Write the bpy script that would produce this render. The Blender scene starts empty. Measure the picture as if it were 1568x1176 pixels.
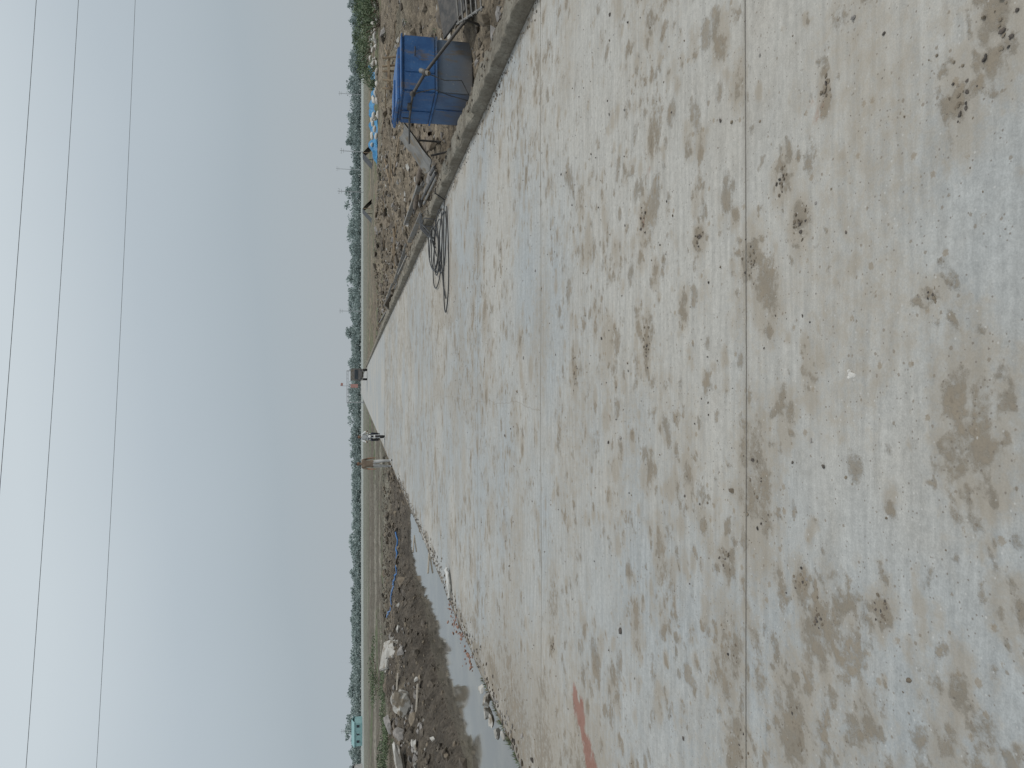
import bpy, bmesh, math, random
import numpy as np
from mathutils import Vector, Matrix, Euler, noise as mn
random.seed(7); rng = np.random.default_rng(7)
scene = bpy.context.scene
COL = scene.collection

# ---------------------------------------------------------------- noise
def _h(ix, iy, s):
    n = (ix.astype(np.int64)*374761393 + iy.astype(np.int64)*668265263 + s*974634777) & 0x7fffffff
    n = ((n ^ (n >> 13))*1274126177) & 0x7fffffff
    n = n ^ (n >> 16)
    return (n & 0xffff)/65535.0
def vn(x, y, s=0):
    x = np.asarray(x, float); y = np.asarray(y, float)
    ix = np.floor(x); iy = np.floor(y); fx = x-ix; fy = y-iy
    fx = fx*fx*(3-2*fx); fy = fy*fy*(3-2*fy)
    a = _h(ix, iy, s); b = _h(ix+1, iy, s); c = _h(ix, iy+1, s); d = _h(ix+1, iy+1, s)
    return (a*(1-fx)+b*fx)*(1-fy)+(c*(1-fx)+d*fx)*fy
def fbm(x, y, s=0, o=4):
    t = 0; a = .5; w = 0
    for i in range(o):
        t = t+a*vn(x*2**i+i*17.3, y*2**i+i*9.1, s+i); w += a; a *= .5
    return t/w
def sst(a, b, x):
    t = np.clip((x-a)/(b-a), 0, 1); return t*t*(3-2*t)

# ---------------------------------------------------------------- node helpers
def newmat(name):
    m = bpy.data.materials.new(name); m.use_nodes = True
    nt = m.node_tree; b = nt.nodes['Principled BSDF']
    return m, nt, b
def nd(nt, typ, **kw):
    n = nt.nodes.new(typ)
    for k, v in kw.items(): setattr(n, k, v)
    return n
def setin(nt, n, key, v):
    s = n.inputs[key]
    if hasattr(v, 'is_linked') or isinstance(v, bpy.types.NodeSocket): nt.links.new(v, s)
    else: s.default_value = v
def mth(nt, op, a, b=0.0, clamp=False):
    n = nd(nt, 'ShaderNodeMath', operation=op, use_clamp=clamp)
    setin(nt, n, 0, a); setin(nt, n, 1, b); return n.outputs[0]
def mixc(nt, f, a, b, blend='MIX'):
    n = nd(nt, 'ShaderNodeMix', data_type='RGBA', blend_type=blend)
    setin(nt, n, 0, f)
    for k, v in ((6, a), (7, b)):
        if isinstance(v, (tuple, list)): v = tuple(v)+((1,) if len(v) == 3 else ())
        setin(nt, n, k, v)
    return n.outputs[2]
def noi(nt, vec, scale, detail=4, rough=.55, dist=0):
    n = nd(nt, 'ShaderNodeTexNoise'); setin(nt, n, 'Vector', vec)
    n.inputs['Scale'].default_value = scale; n.inputs['Detail'].default_value = detail
    n.inputs['Roughness'].default_value = rough; n.inputs['Distortion'].default_value = dist
    return n.outputs[0]
def mr(nt, v, a, b, c=0., d=1., smooth=True):
    n = nd(nt, 'ShaderNodeMapRange'); n.interpolation_type = 'SMOOTHSTEP' if smooth else 'LINEAR'
    setin(nt, n, 0, v)
    for i, q in zip((1, 2, 3, 4), (a, b, c, d)): n.inputs[i].default_value = q
    return n.outputs[0]
def mapp(nt, vec, sc):
    n = nd(nt, 'ShaderNodeMapping'); nt.links.new(vec, n.inputs[0]); n.inputs['Scale'].default_value = sc
    return n.outputs[0]
def bump(nt, b, h, strength, dist):
    n = nd(nt, 'ShaderNodeBump'); n.inputs['Strength'].default_value = strength
    n.inputs['Distance'].default_value = dist; nt.links.new(h, n.inputs['Height'])
    nt.links.new(n.outputs[0], b.inputs['Normal'])
def simple(name, a, b2, scale=5, rough=.8, metal=0., bs=.3, bd=.02, detail=5, dirt=None):
    m, nt, b = newmat(name)
    co = nd(nt, 'ShaderNodeTexCoord').outputs['Object']
    n1 = noi(nt, co, scale, detail)
    c = mixc(nt, mr(nt, n1, .35, .65), a, b2)
    if dirt:
        n2 = noi(nt, co, scale*.6+1.3, 7, .65)
        c = mixc(nt, mr(nt, n2, .5, .62), c, dirt)
    nt.links.new(c, b.inputs['Base Color'])
    b.inputs['Roughness'].default_value = rough; b.inputs['Metallic'].default_value = metal
    if bs: bump(nt, b, noi(nt, co, scale*4, 6), bs, bd)
    return m

# ---------------------------------------------------------------- mesh helpers
def fast_mesh(name, V, F, mats, mi=None, smooth=False):
    V = np.asarray(V, np.float32); F = np.asarray(F, np.int32)
    me = bpy.data.meshes.new(name); k = F.shape[1]
    me.vertices.add(len(V)); me.vertices.foreach_set('co', V.ravel())
    me.loops.add(F.size); me.loops.foreach_set('vertex_index', F.ravel())
    me.polygons.add(len(F)); me.polygons.foreach_set('loop_start', np.arange(0, F.size, k, dtype=np.int32))
    me.polygons.foreach_set('loop_total', np.full(len(F), k, np.int32))
    for m in mats: me.materials.append(m)
    if mi is not None: me.polygons.foreach_set('material_index', np.asarray(mi, np.int32))
    me.polygons.foreach_set('use_smooth', np.full(len(F), smooth))
    me.update(calc_edges=True); me.validate()
    o = bpy.data.objects.new(name, me); COL.objects.link(o); return o
def grid_faces(nr, nc):
    i = np.arange(nr-1)[:, None]*nc+np.arange(nc-1)[None, :]
    return np.stack([i, i+1, i+nc+1, i+nc], -1).reshape(-1, 4)

class B:
    def __init__(s, name, mats):
        s.name = name; s.mats = mats; s.bm = bmesh.new()
    def _m(s, vs, mi, M=None):
        if M is not None: bmesh.ops.transform(s.bm, matrix=M, verts=vs)
        fs = set(f for v in vs for f in v.link_faces)
        for f in fs: f.material_index = mi
    def box(s, c, sz, rot=(0, 0, 0), mi=0, bev=0.0):
        r = bmesh.ops.create_cube(s.bm, size=1); vs = r['verts']
        bmesh.ops.transform(s.bm, matrix=Matrix.Diagonal((*sz, 1)), verts=vs)
        if bev:
            es = list(set(e for v in vs for e in v.link_edges))
            rr = bmesh.ops.bevel(s.bm, geom=es, offset=bev, segments=2, affect='EDGES')
            vs = list(set(v for f in rr['faces'] for v in f.verts) | set(v for v in vs if v.is_valid))
        s._m(vs, mi, Matrix.Translation(c) @ Euler(rot).to_matrix().to_4x4())
    def cyl(s, a, b, r, r2=None, mi=0, seg=12):
        a = Vector(a); b = Vector(b); d = b-a
        q = bmesh.ops.create_cone(s.bm, cap_ends=True, segments=seg, radius1=r, radius2=r if r2 is None else r2, depth=d.length)
        M = Matrix.Translation((a+b)/2) @ d.to_track_quat('Z', 'Y').to_matrix().to_4x4()
        s._m(q['verts'], mi, M)
    def sph(s, c, r, mi=0, rot=(0, 0, 0), seg=14):
        q = bmesh.ops.create_uvsphere(s.bm, u_segments=seg, v_segments=max(6, seg*2//3), radius=1)
        if not hasattr(r, '__len__'): r = (r, r, r)
        s._m(q['verts'], mi, Matrix.Translation(c) @ Euler(rot).to_matrix().to_4x4() @ Matrix.Diagonal((*r, 1)))
    def torus(s, c, R, r, axis='X', mi=0, n=24, k=8):
        vs = []
        for i in range(n):
            a = 2*math.pi*i/n
            for j in range(k):
                t = 2*math.pi*j/k; rr = R+r*math.cos(t); h = r*math.sin(t)
                p = (h, rr*math.cos(a), rr*math.sin(a)) if axis == 'X' else (rr*math.cos(a), rr*math.sin(a), h)
                vs.append(s.bm.verts.new(Vector(p)+Vector(c)))
        for i in range(n):
            for j in range(k):
                f = s.bm.faces.new([vs[i*k+j], vs[((i+1) % n)*k+j], vs[((i+1) % n)*k+(j+1) % k], vs[i*k+(j+1) % k]])
                f.material_index = mi; f.smooth = True
    def tube(s, pts, r, mi=0, k=6, closed=False):
        pts = [Vector(p) for p in pts]; n = len(pts); rings = []
        for i, p in enumerate(pts):
            t = (pts[(i+1) % n if closed else min(i+1, n-1)]-pts[(i-1) % n if closed else max(i-1, 0)]).normalized()
            u = t.cross(Vector((0, 0, 1)))
            if u.length < .01: u = t.cross(Vector((1, 0, 0)))
            u.normalize(); w = u.cross(t)
            rings.append([s.bm.verts.new(p+(u*math.cos(2*math.pi*j/k)+w*math.sin(2*math.pi*j/k))*r) for j in range(k)])
        for i in range(n if closed else n-1):
            a = rings[i]; b = rings[(i+1) % n]
            for j in range(k):
                f = s.bm.faces.new([a[j], a[(j+1) % k], b[(j+1) % k], b[j]]); f.material_index = mi; f.smooth = True
    def sheet(s, fn, nu, nv, mi=0):
        g = [[s.bm.verts.new(fn(i/(nu-1), j/(nv-1))) for j in range(nv)] for i in range(nu)]
        for i in range(nu-1):
            for j in range(nv-1):
                f = s.bm.faces.new([g[i][j], g[i+1][j], g[i+1][j+1], g[i][j+1]]); f.material_index = mi
    def done(s, loc=(0, 0, 0), rot=(0, 0, 0), sc=1):
        bmesh.ops.recalc_face_normals(s.bm, faces=s.bm.faces[:])
        me = bpy.data.meshes.new(s.name); s.bm.to_mesh(me); s.bm.free()
        for m in s.mats: me.materials.append(m)
        o = bpy.data.objects.new(s.name, me); COL.objects.link(o)
        o.location = loc; o.rotation_euler = rot; o.scale = (sc,)*3
        return o

# ---------------------------------------------------------------- world, sun, camera
SUN_EL, SUN_AZ = math.radians(52), math.radians(115)
w = bpy.data.worlds.new("World"); scene.world = w; w.use_nodes = True
nt = w.node_tree; bg = nt.nodes['Background']
sky = nd(nt, 'ShaderNodeTexSky', sky_type='NISHITA'); sky.sun_disc = False
sky.sun_elevation = SUN_EL; sky.sun_rotation = SUN_AZ; sky.dust_density = 6; sky.air_density = 1.2
tc = nd(nt, 'ShaderNodeTexCoord').outputs['Generated']
sp = nd(nt, 'ShaderNodeSeparateXYZ'); nt.links.new(tc, sp.inputs[0])
cl = noi(nt, mapp(nt, tc, (1.5, 1.5, 2.0)), 1.5, 2, .4, .2)
elev = mth(nt, 'ADD', sp.outputs[2], mth(nt, 'MULTIPLY', mth(nt, 'SUBTRACT', cl, .5), .10))
elev = mth(nt, 'SUBTRACT', elev, mth(nt, 'MULTIPLY', sp.outputs[0], .10))
ramp = nd(nt, 'ShaderNodeValToRGB'); nt.links.new(elev, ramp.inputs[0])
stops = [(0, (.42, .465, .495)), (.10, (.40, .46, .505)), (.24, (.475, .54, .59)), (.38, (.61, .675, .715)), (1, (.73, .77, .80))]
cr = ramp.color_ramp; cr.elements[0].position = 0; cr.elements[0].color = (*stops[0][1], 1)
cr.elements[1].position = 1; cr.elements[1].color = (*stops[-1][1], 1)
for p, c in stops[1:-1]:
    e = cr.elements.new(p); e.color = (*c, 1)
vs = nd(nt, 'ShaderNodeVectorMath', operation='SCALE'); nt.links.new(ramp.outputs[0], vs.inputs[0]); vs.inputs['Scale'].default_value = 10
nt.links.new(mixc(nt, .93, sky.outputs[0], vs.outputs[0]), bg.inputs[0]); bg.inputs[1].default_value = .1

sun = bpy.data.lights.new("sun", 'SUN'); sun.energy = 1.2; sun.angle = math.radians(11); sun.color = (1, .97, .92)
so = bpy.data.objects.new("sun", sun); COL.objects.link(so)
sd = Vector((math.sin(SUN_AZ)*math.cos(SUN_EL), math.cos(SUN_AZ)*math.cos(SUN_EL), math.sin(SUN_EL)))
so.rotation_euler = sd.to_track_quat('Z', 'Y').to_euler()

cam = bpy.data.cameras.new("camera"); co = bpy.data.objects.new("camera", cam); COL.objects.link(co)
p = math.radians(11.8); s_, c_ = math.sin(p), math.cos(p)
R = Matrix(((0, 1, 0), (-s_, 0, -c_), (-c_, 0, s_)))
co.matrix_world = Matrix.Translation((0, 0, 1.6)) @ Matrix.Rotation(math.radians(-.2), 4, 'Z') @ R.to_4x4()
cam.lens = 25.94; cam.sensor_width = 36; cam.clip_end = 8000; cam.clip_start = .05
scene.camera = co
scene.view_settings.view_transform = 'Standard'; scene.view_settings.look = 'None'; scene.view_settings.exposure = 0

# ---------------------------------------------------------------- terrain
WZ = -.38
PUD = [(9.2, 52, 1.1, 3.0), (11.5, 47, .9, 2.0), (7.4, 41, .6, 1.6)]
def terr(x, y):
    x = np.asarray(x, float); y = np.asarray(y, float)
    r = np.hypot(x, y)
    fade = 1-sst(60, 250, r)*.6
    nz = (fbm(x*.35, y*.35, 3)-.5)*.32*fade+(fbm(x*2.2, y*2.2, 11, 3)-.5)*.17+(fbm(x*5, y*5, 14, 2)-.5)*.10*fade
    z = -.12+nz
    rr = sst(5.6, 8.5, x)
    z = z+rr*(.34*np.exp(-((y-24-.6*x)/5)**2)+.34*np.exp(-((x-11)/2.5)**2)*sst(14, 22, y)*(1-sst(60, 90, y)))*(.4+1.2*fbm(x*.5, y*.5, 5))
    z = z+.26*np.exp(-((x-5.1)/.8)**2)*sst(12.5, 14, y)*(1-sst(24, 40, y))*fbm(x*1.5, y*.6, 17)*1.6
    wob = (fbm(x*0+3, y*.35, 21, 3)-.5)*.9+(fbm(x*0+1, y*1.6, 23, 2)-.5)*.35
    dm = 1-sst(26, 31, y+wob*2)
    md = np.exp(-((x+10.7)/2.3)**2)*sst(6, 13, y)*(1-sst(25, 38, y))
    z = z+md*(.25+.75*fbm(x*.55, y*.55, 31))*.95+md*(fbm(x*1.7, y*1.7, 33)-.5)*.55
    dch = sst(-3.9, -4.5, x)*(1-sst(-6.65+wob, -7.6+wob, x))*dm
    z = z+.16*np.exp(-((x+8.3-wob)/.5)**2)*dm*fbm(x*1.3, y*1.3, 8)*1.6
    bed = -.66+nz*.2
    z = z*(1-dch)+bed*dch
    z = z-.12*sst(-3.9, -4.6, x)*(1-sst(-6, -8, x))*(1-dm)*(1-sst(36, 60, y))
    for (px, py, rx, ry) in PUD:
        k = np.clip(1.35-np.hypot((x-px)/rx, (y-py)/ry), 0, 1); k = sst(0, .35, k); z = z*(1-k)-.24*k
    ee = np.where(x > 0, sst(3.95, 4.5, x), sst(3.84, 4.4, -x))
    z = z*ee+(1-ee)*(-.05+(fbm(x*3, y*3, 4)-.5)*.05)
    z = np.where(np.abs(x) < 3.78, -.22, z)
    far = sst(300, 900, r); z = z*(1-far)+far*-.1
    return z
def axis(c, fine, lim, g):
    a = [0.]
    while a[-1] < lim:
        a.append(a[-1]+(fine if a[-1] < c else fine+(a[-1]-c)*g))
    return np.array(a)
ax = axis(15, .09, 4000, .045); X = np.concatenate([-ax[:0:-1], ax])
ay = axis(32, .11, 5000, .028); ayb = axis(4, .3, 300, .12); Y = np.concatenate([-ayb[:0:-1], ay])
GX, GY = np.meshgrid(X, Y); Z = terr(GX, GY)
def col(x, y):
    r = np.hypot(x, y)
    n = fbm(x*.25, y*.25, 41)[..., None]; n2 = fbm(x*1.1, y*1.1, 47)[..., None]
    brown = np.array([.140, .112, .082]); tan = np.array([.255, .215, .160]); dark = np.array([.088, .075, .060]); mid_ = np.array([.155, .130, .102])
    olive = np.array([.150, .145, .110]); hazed_crop = np.array([.34, .365, .345]); green = np.array([.095, .135, .06])
    c = brown*(1-n)+tan*n
    c = c*(.5+.9*n2)
    def mx(c, t, m): return c*(1-m[..., None])+t*m[..., None]
    L = sst(-3.9, -4.4, x)
    near = L*(1-sst(32, 48, y))
    c = mx(c, dark, near)
    c = mx(c, mid_, near*sst(-8.2, -10, x)*sst(.4, .6, fbm(x*.7, y*.7, 58))*.9)
    c = mx(c, tan*.85, near*sst(.55, .68, fbm(x*.5, y*1.2, 59))*sst(-8, -9, x)*.5)
    f = L*sst(36, 50, y)
    yy = y+(fbm(x*.05, y*.02, 52)-.5)*10
    band = .5+.5*np.sin(yy*.33+np.sin(yy*.11)*2)
    c = mx(c, np.array([.125, .110, .088]), f*.9)
    c = mx(c, np.array([.26, .24, .20]), f*sst(.82, .95, band)*(1-sst(150, 200, yy))*.75)
    c = mx(c, olive*.9, f*sst(.45, .6, fbm(x*.04, y*.08, 61))*.5)
    Rm = sst(9, 14, x)
    c = mx(c, olive, Rm*sst(.50, .60, fbm(x*.09, y*.12, 66))*.6)
    c = mx(c, green, sst(.58, .66, fbm(x*.12, y*.15, 77))*sst(38, 60, r)*.6)
    c = mx(c, np.array([.185, .185, .150]), sst(110, 180, r)*.8); c = mx(c, hazed_crop, sst(215, 290, r))  # far fields: pale green crop with distance haze mixed into the colour
    return c
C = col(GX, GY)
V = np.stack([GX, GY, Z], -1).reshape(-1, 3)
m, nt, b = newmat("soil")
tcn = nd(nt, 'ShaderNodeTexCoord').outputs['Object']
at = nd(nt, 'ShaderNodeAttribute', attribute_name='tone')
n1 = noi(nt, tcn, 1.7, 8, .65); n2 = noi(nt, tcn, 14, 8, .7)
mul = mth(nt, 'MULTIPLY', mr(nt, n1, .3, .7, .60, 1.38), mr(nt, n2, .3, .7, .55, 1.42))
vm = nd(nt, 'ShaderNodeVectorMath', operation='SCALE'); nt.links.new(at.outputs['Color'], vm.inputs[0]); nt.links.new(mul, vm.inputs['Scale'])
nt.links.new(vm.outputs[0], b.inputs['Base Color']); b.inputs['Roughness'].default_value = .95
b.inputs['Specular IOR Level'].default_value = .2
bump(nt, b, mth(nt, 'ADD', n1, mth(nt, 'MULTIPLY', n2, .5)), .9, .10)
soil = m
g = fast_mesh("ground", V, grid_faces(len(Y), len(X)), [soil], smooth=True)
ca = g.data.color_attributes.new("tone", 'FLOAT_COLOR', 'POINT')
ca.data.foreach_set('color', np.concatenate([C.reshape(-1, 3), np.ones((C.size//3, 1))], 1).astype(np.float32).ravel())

# ---------------------------------------------------------------- road
xs = np.arange(-3.8, 3.5501, .025)
ys = [-8.]
while ys[-1] < 420:
    y = ys[-1]; st = .15 if y < .6 else (.02 if y < 5 else (.025 if y < 8 else .025*(y/8)**1.5))
    ys.append(y+st)
ys = np.array(ys); RX, RY = np.meshgrid(xs, ys)
mud = np.zeros_like(RX); red = np.zeros_like(RX); stain = np.zeros_like(RX)
def spot(A, x, y, rx, ry, s=1., ang=0.):
    R_ = max(rx, ry)*1.6
    j0, j1 = np.searchsorted(xs, [x-R_, x+R_]); i0, i1 = np.searchsorted(ys, [y-R_, y+R_])
    if j1 <= j0 or i1 <= i0: return
    dx = RX[i0:i1, j0:j1]-x; dy = RY[i0:i1, j0:j1]-y
    ca_, sa = math.cos(ang), math.sin(ang); u = dx*ca_+dy*sa; v_ = -dx*sa+dy*ca_
    d = np.sqrt((u/rx)**2+(v_/ry)**2)
    A[i0:i1, j0:j1] = np.maximum(A[i0:i1, j0:j1], s*np.clip(1.5-d, 0, 1))
named = [(-1.245, 2.495, .15, .10, .95), (-.765, 3.02, .05, .06, 1), (.254, 1.805, .035, .035, .95), (-.70, 2.02, .055, .04, .9),
 (1.03, 2.30, .05, .03, .8), (.91, 1.57, .09, .07, .85), (.78, 1.70, .09, .05, .75), (.108, 5.35, .13, .07, .95), (.71, 3.28, .05, .05, .95),
 (.795, 2.56, .06, .05, .9), (.55, 2.80, .08, .07, .9), (-.81, 2.35, .07, .04, .9), (-.72, 2.45, .05, .04, .9), (.61, 2.45, .07, .05, .8),
 (-2.19, 6.02, .06, .09, 1), (.23, 3.93, .12, .05, .9), (.94, 3.98, .10, .05, .85), (-.44, 2.77, .2, .11, .62), (-1.18, 3.0, .14, .09, .72),
 (-1.57, 2.9, .12, .08, .8), (-.084, 1.69, .14, .07, .72), (-.2, 1.62, .08, .06, .75), (-1.05, 2.1, .05, .04, .7), (1.3, 2.9, .06, .04, .6),
 (-1.0, 1.75, .07, .05, .6), (-.55, 1.55, .05, .04, .7), (-.1, 2.55, .06, .05, .8), (.05, 2.4, .04, .03, .7), (-.45, 3.4, .09, .05, .7),
 (-.9, 3.75, .1, .05, .7), (-1.4, 4.1, .1, .06, .75), (.4, 3.45, .06, .04, .8), (-3.3, 6.3, .5, .5, .55), (-3.5, 7.5, .5, .9, .6), (-3.0, 5.0, .5, .4, .5)]
for q in named:
    if q[2] < .3:
        for k in range(5): spot(mud, q[0]+random.gauss(0, q[2]*.45), q[1]+random.gauss(0, q[3]*.45), q[2]*random.uniform(.4, .8), q[3]*random.uniform(.4, .8), q[4]*random.uniform(.6, 1), random.uniform(-.6, .6))
    else: spot(mud, *q)
    spot(stain, q[0], q[1], q[2]*2.2, q[3]*2.0, .8)
    for k in range(9):
        a = random.uniform(0, 6.28); d = random.uniform(.9, 2.6)
        spot(mud, q[0]+q[2]*d*math.cos(a), q[1]+q[3]*d*math.sin(a), random.uniform(.010, .25*q[2]+.012), random.uniform(.010, .25*q[3]+.01), q[4]*.85)
N = 34000
yr = .7+rng.random(N)**1.25*46; xr = rng.uniform(-3.8, 3.55, N); cn = sst(.37, .60, fbm(xr*.9+3, yr*.6, 90))*.82+.18
keep = rng.random(N) < cn
for x, y in zip(xr[keep], yr[keep]):
    r_ = min(.13, math.exp(random.gauss(-4.05, .58)))*(1+y*.03)
    s0 = random.uniform(.35, .85)
    spot(mud if random.random() < .6 else stain, x, y, r_*random.uniform(1, 2.0), r_, s0, random.uniform(-.7, .7))
    if random.random() < .30: spot(stain, x+random.gauss(0, r_), y, r_*2.6, r_*1.8, s0*1.1, 0)
for i in range(240):
    x = random.uniform(-3.8, 3.5); y = random.uniform(1, 45); r_ = random.uniform(.12, .5)
    spot(stain, x, y, r_*1.8, r_, random.uniform(.3, .6), random.uniform(-.3, .3))
for i in range(60):
    spot(mud, -3.8+abs(random.gauss(0, .18)), random.uniform(3, 60), .14, .45, random.uniform(.5, .9))
    spot(mud, 3.55-abs(random.gauss(0, .12)), random.uniform(3, 60), .10, .4, random.uniform(.4, .8))
for k in range(30):
    t = random.random(); spot(red, -2.30-.40*t+random.gauss(0, .035), 5.36-.52*t+random.gauss(0, .05), random.uniform(.04, .11), random.uniform(.03, .07), random.uniform(.8, 1.3), random.uniform(-.6, .6))
spot(red, .94, 3.98, .07, .03, .45); spot(red, .35, 9, .4, .1, .3); spot(red, 1.0, 2.35, .07, .05, .35); spot(red, -.2, 4.6, .08, .04, .3); spot(red, 1.2, 3.9, .06, .03, .35)
tone = fbm(RX*.55, RY*.35, 101)*.6+fbm(RX*.3+5, RY*1.1, 103)*.4
mid = sst(8.5, 10.5, RY)*(1-sst(15, 20, RY))*sst(-1.6, 0, RX)*(1-sst(2.0, 3.2, RX))*sst(.40, .60, fbm(RX*1.5, RY*.8, 105))
stain = np.maximum(stain, .62*mid); stain = np.maximum(stain, .8*sst(-2.6, -3.4, RX)*sst(4.5, 6, RY)*(1-sst(9, 13, RY))*sst(.35, .6, fbm(RX*2, RY*.9, 106)))
stain = np.maximum(stain, .5*(1-sst(2.0, 3.1, RY))*sst(.38, .62, fbm(RX*1.8, RY*1.8, 107)))
RZ = np.zeros_like(RX)+(fbm(RX*.7, RY*.7, 12, 2)-.5)*.012
nr, nc = len(ys), len(xs)
rt = np.stack([RX, RY, RZ], -1)
wobx = (fbm(ys*2.2, ys*0, 55)-.5)*.10
rt[:, 0, 0] += wobx; rt[:, 1, 0] += np.clip(wobx, 0, 1)
sk1 = rt[:, 0].copy(); sk1[:, 2] = -.3
sk2 = rt[:, -1].copy(); sk2[:, 2] = -.3
n0 = nr*nc
V = np.concatenate([rt.reshape(-1, 3), sk1, sk2])
i = np.arange(nr-1)
f1 = np.stack([i*nc, (i+1)*nc, n0+i+1, n0+i], -1); f2 = np.stack([i*nc+nc-1, n0+nr+i, n0+nr+i+1, (i+1)*nc+nc-1], -1)
F = np.concatenate([grid_faces(nr, nc), f1, f2])
m, nt, b = newmat("concrete_pavement")
o3 = nd(nt, 'ShaderNodeTexCoord').outputs['Object']
am = nd(nt, 'ShaderNodeAttribute', attribute_name='mud').outputs['Fac']
ar = nd(nt, 'ShaderNodeAttribute', attribute_name='brick').outputs['Fac']
at = nd(nt, 'ShaderNodeAttribute', attribute_name='tone').outputs['Fac']
as_ = nd(nt, 'ShaderNodeAttribute', attribute_name='stain').outputs['Fac']
nf = noi(nt, o3, 30, 8, .7); nm = noi(nt, o3, 5, 5, .55, .3); nl = noi(nt, o3, 1.1, 6, .6, .4)
stk = noi(nt, mapp(nt, o3, (1.6, 16, 1)), 1.5, 7, .65); vf = noi(nt, o3, 170, 3, .6)
c = mixc(nt, mr(nt, at, .36, .64), (.350, .366, .366), (.418, .405, .372))
c = mixc(nt, mth(nt, 'MULTIPLY', mr(nt, nl, .45, .70), .42), c, (.375, .345, .298))
c = mixc(nt, mth(nt, 'MULTIPLY', mr(nt, nm, .5, .75), .30), c, (.325, .296, .25))
c = mixc(nt, mth(nt, 'MULTIPLY', mr(nt, nm, .45, .25), .25), c, (.455, .455, .435))
mul = mth(nt, 'MULTIPLY', mr(nt, stk, .3, .7, .88, 1.11), mth(nt, 'MULTIPLY', mr(nt, nf, .3, .7, .89, 1.09), mr(nt, vf, .3, .7, .91, 1.08)))
vm = nd(nt, 'ShaderNodeVectorMath', operation='SCALE'); nt.links.new(c, vm.inputs[0]); nt.links.new(mul, vm.inputs['Scale']); c = vm.outputs[0]
n12 = noi(nt, o3, 12, 5, .6)
brk = mth(nt, 'ADD', mth(nt, 'MULTIPLY', mth(nt, 'SUBTRACT', nf, .5), 1.7), mth(nt, 'MULTIPLY', mth(nt, 'SUBTRACT', n12, .5), 1.4))
sm_ = mr(nt, mth(nt, 'ADD', as_, mth(nt, 'MULTIPLY', brk, mr(nt, as_, 0, .25, 0, .8))), .15, .85)
c = mixc(nt, mth(nt, 'MULTIPLY', sm_, .58), c, mixc(nt, nm, (.30, .255, .195), (.285, .235, .172)))
mm = mth(nt, 'ADD', am, mth(nt, 'MULTIPLY', brk, mr(nt, am, 0, .25, 0, 1)))
mask = mr(nt, mm, .30, .78); core = mr(nt, mm, .82, 1.2)
mcol = mixc(nt, mr(nt, nm, .35, .65), (.235, .19, .135), (.19, .163, .125))
c = mixc(nt, mth(nt, 'MULTIPLY', mask, .70), c, mcol)
c = mixc(nt, mth(nt, 'MULTIPLY', core, .55), c, (.12, .098, .073))
rm = mr(nt, mth(nt, 'ADD', ar, mth(nt, 'MULTIPLY', brk, mr(nt, ar, 0, .2, 0, .7))), .25, .9)
c = mixc(nt, mth(nt, 'MULTIPLY', rm, .82), c, (.26, .12, .088))
def specks(scale, thr, keep, colr, c, f=.75):
    v = nd(nt, 'ShaderNodeTexVoronoi'); nt.links.new(o3, v.inputs['Vector']); v.inputs['Scale'].default_value = scale
    dd = mth(nt, 'ADD', v.outputs['Distance'], mth(nt, 'MULTIPLY', mth(nt, 'SUBTRACT', vf, .5), .25))
    a = mr(nt, dd, thr, thr*.6, 0, 1)
    s2 = nd(nt, 'ShaderNodeSeparateColor'); nt.links.new(v.outputs['Color'], s2.inputs[0])
    k = mth(nt, 'GREATER_THAN', s2.outputs[0], keep)
    return mixc(nt, mth(nt, 'MULTIPLY', mth(nt, 'MULTIPLY', a, k), f), c, colr)
c = specks(28, .20, .76, (.20, .165, .125), c, .65)
c = specks(60, .24, .74, (.17, .145, .12), c, .7)
c = specks(13, .20, .76, (.25, .20, .14), c, .6)
c = specks(45, .2, .85, (.54, .53, .505), c, .5)
sx = nd(nt, 'ShaderNodeSeparateXYZ'); nt.links.new(o3, sx.inputs[0])
yj = mth(nt, 'ADD', mth(nt, 'ADD', sx.outputs[1], 20*3.56-2.84+1.78), mth(nt, 'MULTIPLY', mth(nt, 'SUBTRACT', nf, .5), .010))
dj = mth(nt, 'ABSOLUTE', mth(nt, 'SUBTRACT', mth(nt, 'MODULO', yj, 3.56), 1.78))
jm = mr(nt, dj, .0065, .0025)
c = mixc(nt, mth(nt, 'MULTIPLY', mr(nt, dj, .035, .01), .20), c, (.28, .25, .20))
c = mixc(nt, mth(nt, 'MULTIPLY', jm, mr(nt, nf, .3, .55, .5, .9)), c, (.13, .118, .10))
cx = mth(nt, 'ABSOLUTE', mth(nt, 'ADD', mth(nt, 'ADD', sx.outputs[0], .19), mth(nt, 'MULTIPLY', mth(nt, 'SUBTRACT', nl, .5), .25)))
ck = mth(nt, 'MULTIPLY', mr(nt, cx, .006, .002), mth(nt, 'MULTIPLY', mth(nt, 'GREATER_THAN', sx.outputs[1], 6.4), mth(nt, 'LESS_THAN', sx.outputs[1], 17.)))
c = mixc(nt, mth(nt, 'MULTIPLY', ck, .5), c, (.22, .19, .155))
nt.links.new(c, b.inputs['Base Color']); b.inputs['Roughness'].default_value = .88; b.inputs['Specular IOR Level'].default_value = .3
hh = mth(nt, 'ADD', mth(nt, 'MULTIPLY', mask, .6), mth(nt, 'ADD', mth(nt, 'MULTIPLY', nf, .5), mth(nt, 'MULTIPLY', vf, .25)))
hh = mth(nt, 'SUBTRACT', hh, mth(nt, 'MULTIPLY', jm, 1.5))
bump(nt, b, hh, .6, .008)
road = fast_mesh("concrete_road", V, F, [m], smooth=True)
for nm_, A in (("mud", mud), ("brick", red), ("tone", tone), ("stain", stain)):
    a = road.data.attributes.new(nm_, 'FLOAT', 'POINT')
    a.data.foreach_set('value', np.concatenate([A.ravel(), np.zeros(2*nr)+.3]).astype(np.float32))

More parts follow.
